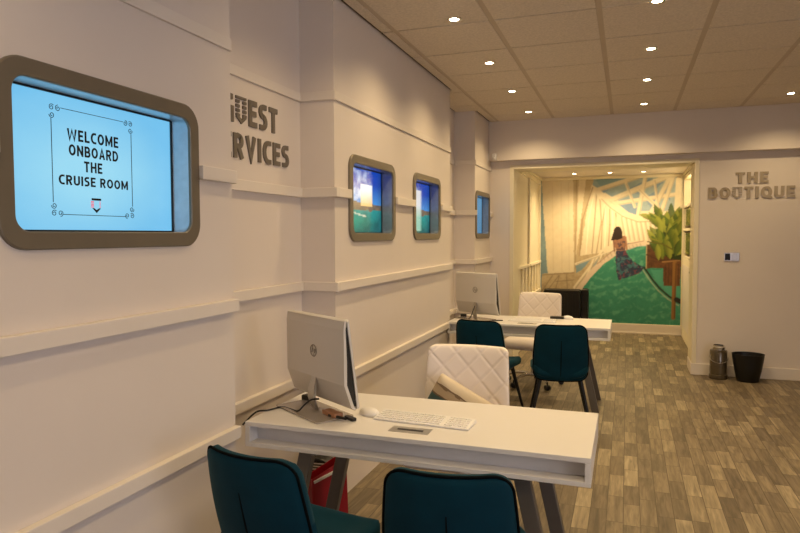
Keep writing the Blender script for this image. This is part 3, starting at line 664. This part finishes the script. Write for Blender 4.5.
# ------------------------------------------------------------------ all-in-one computers
def monitor(label, loc, rz):
    t = thing('desktop_computer', label, 'computer', loc, rz, 'all-in-one computers seen from behind')
    tilt = math.radians(7.6); M = Matrix.Translation((0, .0, .05)) @ Matrix.Rotation(-tilt, 4, 'X').inverted()
    w, h = .251, .395   # local: back faces -y, screen +y ; z up the panel
    M = Matrix.Translation((0, .03, .048)) @ Matrix.Rotation(tilt, 4, 'X')
    def T(x, y, z): return M @ Vector((x, y, z))
    bm = nb()   # silver front slab (screen bezel) and bulging back shell
    R = rrect(-w, w, 0, h, .012, 4)
    prism(bm, R, lambda a, b: T(a, .018, b), lambda a, b: T(a, .006, b)); obj('front_shell', bm, SILVER, t, bevel=.002)
    bm = nb(); prism(bm, rrect(-w+.01, w-.01, .06, h-.01, .004, 3), lambda a, b: T(a, .0195, b), lambda a, b: T(a, .018, b)); obj('screen', bm, BLKGL, t)
    bm = nb(); prism(bm, [(.006, h*.92), (-.006, h*.9), (-.019, h*.55), (-.033, h*.30), (-.010, h*.05), (.006, .012)], lambda a, b: T(-w+.006, a, b), lambda a, b: T(w-.006, a, b)); obj('inner_body', bm, BLACKP, t)
    bm = nb()   # back cover: hinged off at mid height so its side shows a dark wedge
    prof = [(h, .004), (h*.99, -.006), (h*.9, -.016), (h*.55, -.034), (h*.30, -.046), (h*.04, -.024), (.0, -.008)]
    inn = [(h, .006), (h*.9, -.006), (h*.55, -.018), (h*.30, -.032), (h*.05, -.010), (.0, .0)]
    P = prof+inn[::-1]
    poly = [(y, z) for z, y in P]
    prism(bm, poly, lambda a, b: T(-w, a, b), lambda a, b: T(w, a, b)); obj('back_cover', bm, SILVER, t)
    bm = nb(); zc = h*.60; n = 28
    yb = lambda z: -.016+(z-h*.9)/(h*.55-h*.9)*(-.034+.016)-.0008
    tube(bm, [T(.026*math.cos(2*PI*i/n), yb(zc+.026*math.sin(2*PI*i/n)), zc+.026*math.sin(2*PI*i/n)) for i in range(n)], .0026, 6, True)
    # "hp"-like slanted monogram strokes inside the ring
    for q in ([(-.016, -.010), (-.006, .022)], [(-.012, .004), (-.004, .008), (-.003, .003), (-.006, -.009)], [(.002, -.022), (.011, .009)], [(.010, .008), (.017, .007), (.016, -.003), (.012, -.009), (.006, -.009)]):
        tube(bm, [T(-x if False else x, yb(zc+z), zc+z) for x, z in q], .0019, 6)
    obj('logo', bm, GREYP, t)
    bm = nb()   # curved neck
    path = [(0, -.02, .008), (0, -.035, .03), (0, -.045, .07), (0, -.04, .11), (0, -.026, .16)]
    for i in range(len(path)-1):
        a, b = path[i], path[i+1]; wa, wb = .012+.014*math.sin(i*.7), .012+.014*math.sin((i+1)*.7)
        vs = [bm.verts.new(p) for p in ((-wa, a[1]-.006, a[2]), (wa, a[1]-.006, a[2]), (wa, a[1]+.006, a[2]), (-wa, a[1]+.006, a[2]), (-wb, b[1]-.006, b[2]), (wb, b[1]-.006, b[2]), (wb, b[1]+.006, b[2]), (-wb, b[1]+.006, b[2]))]
        for f in ((0,1,5,4),(1,2,6,5),(2,3,7,6),(3,0,4,7)): bm.faces.new([vs[k] for k in f])
        if i == 0: bm.faces.new(vs[3::-1])
        if i == len(path)-2: bm.faces.new(vs[4:])
    bmesh.ops.remove_doubles(bm, verts=bm.verts, dist=1e-5); obj('neck', bm, STEEL, t, True)
    bm = nb(); prism(bm, rrect(-.19, .19, -.13, .06, .012, 4), lambda a, b: Vector((a, b, 0)), lambda a, b: Vector((a, b, .007))); obj('stand_base', bm, STAND, t, bevel=.002)
    return t
ang1 = math.radians(-32.5)
m1 = monitor('white all-in-one computer on the foreground desk, seen from behind', (-1.318, 2.632, .751), ang1)
m2 = dup(m1, (-1.343, 6.03, .751), math.radians(-29), 'white all-in-one computer on the far desk, seen from behind')

# keyboards and mice
def keyboard(label, loc, rz):
    t = thing('keyboard', label, 'keyboard', loc, rz, 'white keyboards')
    bm = nb(); prism(bm, [(-.06, 0), (.06, 0), (.06, .019), (-.06, .008)], lambda a, b: Vector((-.215, a, b)), lambda a, b: Vector((.215, a, b))); obj('case', bm, PLAST, t, bevel=.002)
    bm = nb()
    for r in range(5):
        y = -.049+r*.0205; z = .008+(y+.06)/.12*.011
        xs = [-.205+.0195*k for k in range(21)]
        for x in xs:
            if 14.5 < (x+.205)/.0195 < 15.5: continue
            box(bm, x, x+.0165, y, y+.0165, z-.001, z+.004)
    o = obj('keys', bm, PLAST, t); o['kind'] = 'stuff'
    return t
k1 = keyboard('white keyboard on the foreground desk', (-.812, 2.612, .751), math.radians(-4))
k2 = dup(k1, (-.82, 6.00, .751), math.radians(-3), 'white keyboard on the far desk')
def mouse(label, loc, rz):
    bm = nb(); n = 12
    lathe(bm, [(.030, 0), (.032, .006), (.030, .016), (.022, .026), (.010, .031), (0, .032)], 24, sx=1.1, sy=1.8)
    o = obj('computer_mouse', bm, PLAST, None, True, angle=60); o.location = loc; o.rotation_euler = (0, 0, rz); return tag(o, label, 'mouse', 'white computer mice')
mo = mouse('white computer mouse beside the computer on the foreground desk', (-1.075, 2.635, .751), 1.1)
m_ = mo.copy(); C.objects.link(m_); m_.location = (-.52, 6.27, .751); m_['label'] = 'white computer mouse at the rear edge of the far desk'

# desk clutter
bm = nb(); box(bm, -.05, .05, -.022, .022, 0, .018); o = obj('small_box', bm, ORANGE, bevel=.002); o.location = (-1.215, 2.545, .759); o.rotation_euler = (0, 0, -.55); tag(o, 'small brown box lying under the foreground computer', 'box')
bm = nb(); tube(bm, [(-.05, 0, .0062), (.05, 0, .0062)], .006, 8); o = obj('pen', bm, BLACKP, smooth=True); o.location = (-1.175, 2.51, .758); o.rotation_euler = (0, 0, -.3); tag(o, 'black pen on the stand base beside the small brown box', 'pen')
bm = nb(); prism(bm, rrect(-.035, .035, -.013, .013, .008, 3), lambda a, b: Vector((a, b, 0)), lambda a, b: Vector((a, b, .012))); o = obj('usb_stick', bm, BLACKP, bevel=.002); o.location = (-1.125, 2.535, .751); o.rotation_euler = (0, 0, -.6); tag(o, 'small black gadget between the foreground computer and its mouse', 'gadget')
def adaptor(label, loc, rz):
    bm = nb(); box(bm, -.03, .03, -.02, .02, 0, .03); o = obj('power_adaptor', bm, BLACKP, bevel=.006); o.location = loc; o.rotation_euler = (0, 0, rz); return tag(o, label, 'adaptor')
adaptor('black power adaptor behind the foreground computer', (-1.445, 2.76, .751), -.3)
adaptor('black power adaptor at the left end of the far desk', (-1.50, 6.12, .751), .2)
def cord(name, pts, r, label):
    cu = []; P = [Vector(p) for p in pts]
    for i in range(len(P)-1):
        p0, p1, p2, p3 = P[max(i-1, 0)], P[i], P[i+1], P[min(i+2, len(P)-1)]
        for k in range(8):
            s = k/8; cu.append(.5*((2*p1)+(p2-p0)*s+(2*p0-5*p1+4*p2-p3)*s*s+(3*p1-p0-3*p2+p3)*s**3))
    cu.append(P[-1]); bm = nb(); tube(bm, cu, r, 8); return tag(obj(name, bm, BLACKP, smooth=True), label, 'cable')
cord('power_cable', [(-1.62, 2.46, .70), (-1.575, 2.50, .752), (-1.53, 2.53, .757), (-1.50, 2.60, .757), (-1.44, 2.58, .757), (-1.385, 2.545, .763), (-1.36, 2.56, .79), (-1.335, 2.575, .81), (-1.30, 2.585, .815)], .0042, 'black power cable running from the wall to the foreground computer')
cord('power_cable', [(-1.53, 6.02, .757), (-1.46, 5.96, .757), (-1.40, 5.95, .763), (-1.37, 5.965, .83), (-1.355, 5.975, .88)], .0045, 'black power cable behind the far computer')
bm = nb(); prism(bm, rrect(-.065, .065, -.03, .03, .01, 4), lambda a, b: Vector((a, b, 0)), lambda a, b: Vector((a, b, .022))); o = obj('card_reader', bm, BLACKP, bevel=.004); o.location = (-.62, 6.27, .751); tag(o, 'flat black device at the rear edge of the far desk', 'device')
bm = nb(); tube(bm, [(-.05, 0, .0052), (.05, 0, .0052)], .005, 8); o = obj('pen', bm, BLACKP, smooth=True); o.location = (-1.13, 5.93, .751); o.rotation_euler = (0, 0, .2); tag(o, 'black pen on the far desk in front of the computer', 'pen')

# ------------------------------------------------------------------ teal dining chairs  (local: front faces +y, back at -y, origin on floor under seat centre)
def teal_chair(label, loc, rz):
    t = thing('dining_chair', label, 'chair', loc, rz, 'teal velvet chairs in front of the desks')
    lean = math.radians(11); hb, zb = .235, .615
    def wb(x, y, s):     # y = up the back, s = thickness (towards front +)
        k = (hb-y)/(2*hb)   # 0 at top, 1 at bottom
        x2 = x*(1+.13*math.sin(k*PI*.75)); f = .075*(abs(x)/.21)**2.2
        yy = -.215+f+s-(y+hb)*math.sin(lean)+.03*k*k
        return Vector((x2, yy, zb+y*math.cos(lean)))
    def dent(x, y): return 0
    bm = nb(); pad(bm, .188, hb, .06, .062, wb, 28, 28, .45, 8)
    # vertical pleat on the rear face
    for v in bm.verts:
        pass
    b = obj('backrest', bm, TEAL, t, True, angle=70)
    bm = nb(); rr = rrect(-.189, .189, -hb-.001, hb+.001, .06, 6)
    def dens(P):
        o = []
        for (a, b_), (c, d) in zip(P, P[1:]+P[:1]):
            n = max(1, int(math.hypot(c-a, d-b_)/.03))
            o += [(a+(c-a)*i/n, b_+(d-b_)*i/n) for i in range(n)]
        return o
    tube(bm, [wb(x, y, -.017) for x, y in dens(rr)], .0048, 6, True); obj('piping', bm, PIPE, b, True)
    bm = nb(); tube(bm, [wb(0, -.19+.30*i/12, -.0305) for i in range(13)], [.002+.002*math.sin(PI*i/12) for i in range(13)], 6); obj('back_seam', bm, PIPE, b, True)
    def ws(x, y, s):
        up = .045*max(0, (abs(x)-.10)/.13)**2*max(0, min(1, .75-y*2.0))
        return Vector((x*(1-.08*max(0, -y/.22)), y+.0, .445+s+up-.012*math.cos(y*6)))
    bm = nb(); pad(bm, .235, .225, .075, .085, ws, 24, 24, .35, 6); obj('seat', bm, TEAL, t, True, angle=70)
    bm = nb(); prism(bm, rrect(-.17, .17, -.17, .17, .04, 4), lambda a, b_: Vector((a, b_, .385)), lambda a, b_: Vector((a, b_, .412))); obj('seat_frame', bm, BLACKM, t)
    for sx in (-1, 1):
        for sy in (-1, 1):
            bm = nb(); cone(bm, (sx*.24, sy*.225, 0), (sx*.155, sy*.15, .40), .0095, .018, 14); obj('leg', bm, BLACKM, t, True)
    return t
# label, back-top centre, heading
A_ = teal_chair('teal velvet chair nearest the left wall, turned towards the foreground desk', (-1.11, 2.05, 0), math.radians(-11))
dup(A_, (-.535, 2.10, 0), math.radians(8), 'teal velvet chair with its back squarely to the viewer at the foreground desk')
dup(A_, (-1.115, 5.48, 0), math.radians(-9), 'teal velvet chair at the far desk half hidden by a white office chair')
dup(A_, (-.515, 5.42, 0), math.radians(8), 'teal velvet chair at the right half of the far desk, legs visible')

# ------------------------------------------------------------------ white quilted office chairs (front faces -y, backrest at +y)
def office_chair(label, loc, rz):
    t = thing('office_chair', label, 'office chair', loc, rz, 'white quilted office chairs behind the desks')
    def quilt(x, y):
        p = .135; a = (x*1.0+y*.92)/p; b = (x*1.0-y*.92)/p
        d = min(abs(a-round(a)), abs(b-round(b)))*p
        return -.0055*math.exp(-(d/.0055)**2)
    lean = math.radians(9); hb = .26; zb = .675
    def wb(x, y, s):
        k = (hb-y)/(2*hb); f = .05*(abs(x)/.23)**2
        return Vector((x*(1+.10*k), .235-f-s+(y)*math.tan(lean), zb+y))
    bm = nb(); pad(bm, .222, hb, .035, .058, wb, 72, 84, .45, 10, quilt); obj('backrest', bm, LEATH, t, True, angle=75)
    def ws(x, y, s): return Vector((x, y, .455+s-.035*max(0, (-y-.12)/.13)**2))
    bm = nb(); pad(bm, .255, .25, .06, .10, ws, 28, 28, .4, 6); obj('seat', bm, LEATH, t, True, angle=70)
    bm = nb(); prism(bm, rrect(-.12, .12, -.12, .12, .02, 3), lambda a, b_: Vector((a, b_, .385)), lambda a, b_: Vector((a, b_, .41))); box(bm, -.03, .03, .1, .262, .385, .40); box(bm, -.03, .03, .252, .266, .385, .52); obj('seat_plate', bm, CHROME, t, bevel=.003)
    bm = nb(); cone(bm, (0, 0, .09), (0, 0, .25), .028, .028, 20); cone(bm, (0, 0, .25), (0, 0, .39), .015, .015, 16); obj('gas_lift', bm, CHROME, t, True)
    for k in range(5):
        a = 2*PI*k/5+.5; c, s = math.cos(a), math.sin(a)
        bm = nb(); tube(bm, [(0, 0, .105), (.1*c, .1*s, .118), (.2*c, .2*s, .108), (.285*c, .285*s, .078)], [.022, .018, .015, .013], 10); lg = obj('base_arm', bm, CHROME, t, True)
        bm = nb(); p = Vector((.285*c, .285*s, .029)); q = Vector((-s, c, 0))
        for sg in (-1, 1): cone(bm, p+q*.006*sg, p+q*.024*sg, .028, .026, 18)
        cone(bm, p+Vector((0, 0, .01)), p+Vector((0, 0, .055)), .008, .008, 10); obj('caster', bm, BLACKP, lg, True)
    return t
oc = office_chair('white quilted office chair behind the foreground desk, holding a cushion', (-.815, 3.235, 0), math.radians(2))
dup(oc, (-.90, 6.70, 0), math.radians(-10), 'white quilted office chair behind the far desk, near the mural')

# cushion leaning on the first office chair
def cushion():
    def cm():
        m = mat('marbled_cushion_fabric', rgb(205, 192, 172), .85, bump=.3, bscale=300); nt = m.node_tree; N = nt.nodes.new; L = nt.links.new; b = nt.nodes['Principled BSDF']
        tc = N('ShaderNodeTexCoord'); w = N('ShaderNodeTexWave'); w.bands_direction = 'Y'; w.inputs['Scale'].default_value = 4.0; w.inputs['Distortion'].default_value = 5; w.inputs['Detail'].default_value = 3; w.inputs['Detail Scale'].default_value = 2
        L(tc.outputs['Object'], w.inputs['Vector']); r = N('ShaderNodeValToRGB'); e = r.color_ramp.elements; e[0].color = rgb(150, 132, 112); e[1].color = rgb(216, 204, 184); x = e.new(.3); x.color = rgb(196, 180, 156)
        L(w.outputs['Fac'], r.inputs['Fac'])
        sx = N('ShaderNodeSeparateXYZ'); L(tc.outputs['Object'], sx.inputs[0]); ad = N('ShaderNodeMath'); ad.operation = 'MULTIPLY_ADD'; ad.inputs[1].default_value = .03; L(r.outputs[0], ad.inputs[0]); L(sx.outputs['Y'], ad.inputs[2])
        mr = N('ShaderNodeMapRange'); mr.inputs[1].default_value = -.13; mr.inputs[2].default_value = .16; L(ad.outputs[0], mr.inputs[0])
        st = N('ShaderNodeValToRGB'); st.color_ramp.interpolation = 'CONSTANT'; q = st.color_ramp.elements; q[0].color = rgb(70, 98, 100); q[1].position = .56; q[1].color = rgb(120, 100, 82)
        for p_, c_ in ((.60, (190, 172, 148)), (.72, (136, 116, 94)), (.76, (226, 214, 194))): z_ = q.new(p_); z_.color = rgb(*c_)
        L(mr.outputs[0], st.inputs['Fac'])
        mx = N('ShaderNodeMixRGB'); mx.blend_type = 'MULTIPLY'; mx.inputs[0].default_value = .35; L(st.outputs[0], mx.inputs[1]); L(r.outputs[0], mx.inputs[2])
        L(mx.outputs[0], b.inputs['Base Color']); return m
    bm = nb()
    def wc(x, y, s):
        k = 1-.06*(1-abs(y)/.13)*(abs(x)/.18); return Vector((x*(1+.0), y*k, s))
    pad(bm, .19, .13, .012, .10, wc, 28, 22, .04, 3)
    o = obj('cushion', bm, cm(), smooth=True, angle=80); return tag(o, 'cream and teal patterned cushion leaning on the white office chair', 'cushion')
cu = cushion(); cu.matrix_world = Matrix.Translation((-.835, 3.33, .60)) @ Matrix.Rotation(math.radians(-8), 4, 'X') @ Matrix.Rotation(math.radians(27), 4, 'Y') @ Matrix.Rotation(PI/2, 4, 'X')

# ------------------------------------------------------------------ things on the floor
# red gift bag and striped bag under the foreground desk
t = thing('paper_bag', 'red paper carrier bag under the foreground desk', 'bag', (-1.505, 3.065, 0), math.radians(58))
bm = nb(); w, d, h = .11, .05, .30
vb = [bm.verts.new(p) for p in ((-w, -d, 0), (w, -d, 0), (w, d, 0), (-w, d, 0))]; vt = [bm.verts.new(p) for p in ((-w*.98, -d*.7, h*.93), (w*.98, -d*.7, h+.05), (w*.98, d*.7, h+.05), (-w*.98, d*.7, h*.93))]
bm.faces.new(vb[::-1])
for i in range(4): bm.faces.new((vb[i], vb[(i+1) % 4], vt[(i+1) % 4], vt[i]))
ob = obj('bag_body', bm, RED, t); so = ob.modifiers.new('solid', 'SOLIDIFY'); so.thickness = .004
bm = nb(); box(bm, -w*.9, w*.9, -.003, .003, 0, .014, Matrix.Translation((0, -d*.75-.004, h*.93)) @ Matrix.Rotation(-.22, 4, 'Y')); obj('white_band', bm, STRIPEW, t)
t = thing('tote_bag', 'black bag with white stripes and curved top behind the red paper bag', 'bag', (-1.615, 3.20, 0), math.radians(8))
bm = nb(); P = [(-.11, 0), (.11, 0), (.11, .21)]+[(.11*math.cos(a), .21+.11*math.sin(a)) for a in (PI*i/14 for i in range(15))]+[(-.11, .21)]
prism(bm, P, lambda a, b: Vector((a, -.05, b)), lambda a, b: Vector((a, .05, b))); obj('bag_body', bm, BLACKP, t, bevel=.008)
bm = nb()
for k in range(16):
    z = .05+.0158*k; hw_ = .096 if z < .21 else math.sqrt(max(.0004, .096**2-(z-.21)**2)); box(bm, -hw_, hw_, -.053, -.0495, z, z+.007)
obj('stripes', bm, STRIPEW, t)
# canister and planter by the back wall
t = thing('lantern', 'grey glassy cylindrical lantern with metal collar on the floor by the back wall', 'lantern', (.943, 7.62, 0))
bm = nb(); lathe(bm, [(.088, 0), (.092, .006), (.092, .045), (.086, .05), (.086, .054)], 36); obj('base', bm, GLASSY, t, True)
bm = nb(); lathe(bm, [(.086, .054), (.087, .06), (.087, .30), (.080, .312), (.062, .318)], 36); obj('glass_body', bm, GLASSY, t, True)
bm = nb(); lathe(bm, [(.062, .314), (.064, .318), (.064, .330), (.070, .334), (.070, .345), (.058, .352), (.058, .362), (.05, .362), (.05, .32)], 32); obj('collar', bm, CHROME, t, True)
bm = nb(); tube(bm, [(.091*math.cos(a), -.02-.072*math.sin(a) if True else 0, .235-.055*math.sin(a)) for a in (PI*i/18 for i in range(19))], .003, 8); obj('wire_handle', bm, CHROME, t, True)
bm = nb(); lathe(bm, [(0, .055), (.05, .055), (.05, .16), (.045, .165), (0, .165)], 24, (.02, .0, 0)); obj('candle', bm, BLACKP, t, True)
t = thing('planter', 'black tapered waste pot on the floor by the back wall', 'pot', (1.218, 7.565, 0))
bm = nb(); lathe(bm, [(.098, 0), (.104, .004), (.128, .12), (.148, .25), (.152, .285), (.155, .292), (.149, .292), (.142, .25), (.12, .12), (.098, .02), (0, .018)], 40, sx=1.02, sy=.86); obj('pot', bm, BLACKP, t, True, angle=50)
# black trunk in front of the mural
t = thing('suitcase', 'black box-like case standing in front of the mural beside the white chair', 'suitcase', (-.885, 10.28, 0))
bm = nb(); prism(bm, rrect(-.33, .22, .05, .70, .03, 5), lambda a, b: Vector((a, -.15, b)), lambda a, b: Vector((a, .15, b))); obj('shell', bm, BLKGL, t, bevel=.012)
bm = nb()
for x in (-.25, -.13, -.01, .11): box(bm, x, x+.05, -.153, -.149, .10, .65)
obj('ribs', bm, BLACKP, t, bevel=.002)
bm = nb(); box(bm, -.33, .22, -.004, .004, .045, .704); obj('zip_band', bm, BLACKM, t)
for sx in (-.27, .16):
    bm = nb(); cone(bm, (sx-.02, 0, .028), (sx+.02, 0, .028), .028, .028, 18); box(bm, sx-.012, sx+.012, -.012, .012, .02, .06); obj('wheel', bm, BLACKP, t)
t = thing('suitcase', 'small black case beside the larger one, at the edge of the green walkway', 'suitcase', (-.605, 10.36, 0))
bm = nb(); prism(bm, rrect(-.055, .055, 0, .70, .02, 4), lambda a, b: Vector((a, -.11, b)), lambda a, b: Vector((a, .11, b))); obj('shell', bm, BLACKP, t, bevel=.01)
bm = nb(); tube(bm, [(-.03, 0, .69), (-.03, 0, .715), (.03, 0, .715), (.03, 0, .69)], .006, 8); obj('handle', bm, BLACKM, t)
# light switch plate and corner sensor
t = thing('light_switch', 'chrome double light switch plate on the back wall below the sign', 'switch', (1.068, YBK, 1.305))
bm = nb(); prism(bm, rrect(-.074, .074, -.046, .046, .006, 4), lambda a, b: Vector((a, 0, b)), lambda a, b: Vector((a, -.008, b))); obj('plate', bm, CHROME, t, bevel=.002)
for x in (-.035, .03):
    bm = nb(); box(bm, x-(.03 if x < 0 else .02), x+.02, -.013, -.007, -.036, .036); obj('rocker', bm, BLKGL if x < 0 else CHROME, t, bevel=.002)
t = thing('motion_sensor', 'small white motion sensor in the corner at the left end of the beam', 'sensor', (-1.50, YBK-.103, 2.475))
bm = nb(); prism(bm, rrect(-.03, .03, -.045, .045, .02, 5), lambda a, b: Vector((a, 0, b)), lambda a, b: Vector((a*.8, -.04, b*.85))); obj('housing', bm, PLAST, t, bevel=.006)
bm = nb(); lathe(bm, [(.02, 0), (.017, .008), (.009, .014), (0, .016)], 18); q = obj('lens', bm, SILVER, t, True); q.rotation_euler = (PI/2, 0, 0); q.location = (0, -.038, -.015)

# ------------------------------------------------------------------ world, cool daylight fill through the added right-wall opening, camera
w = bpy.data.worlds.new('daylight'); bpy.context.scene.world = w; w.use_nodes = True
w.node_tree.nodes['Background'].inputs['Color'].default_value = (.82, .81, .90, 1); w.node_tree.nodes['Background'].inputs['Strength'].default_value = 3.6

cam = bpy.data.cameras.new('camera'); co = bpy.data.objects.new('camera', cam); C.objects.link(co)
yaw, pitch, roll, F = .338918, -.0484405, -.0032272, 644.0
cam.sensor_width = 36; cam.lens = F/800*36; cam.clip_start = .02
f = Vector((-math.sin(yaw)*math.cos(pitch), math.cos(yaw)*math.cos(pitch), math.sin(pitch))); r = Vector((math.cos(yaw), math.sin(yaw), 0)); u = r.cross(f)
c, s = math.cos(roll), math.sin(roll); R, U = c*r+s*u, -s*r+c*u
co.matrix_world = Matrix(((R.x, U.x, -f.x, 0), (R.y, U.y, -f.y, 0), (R.z, U.z, -f.z, 1.55), (0, 0, 0, 1)))
sc = bpy.context.scene; sc.camera = co
vs = sc.view_settings; vs.view_transform = 'Standard'; vs.look = 'None'; vs.exposure = 0; vs.gamma = 1; vs.use_curve_mapping = False
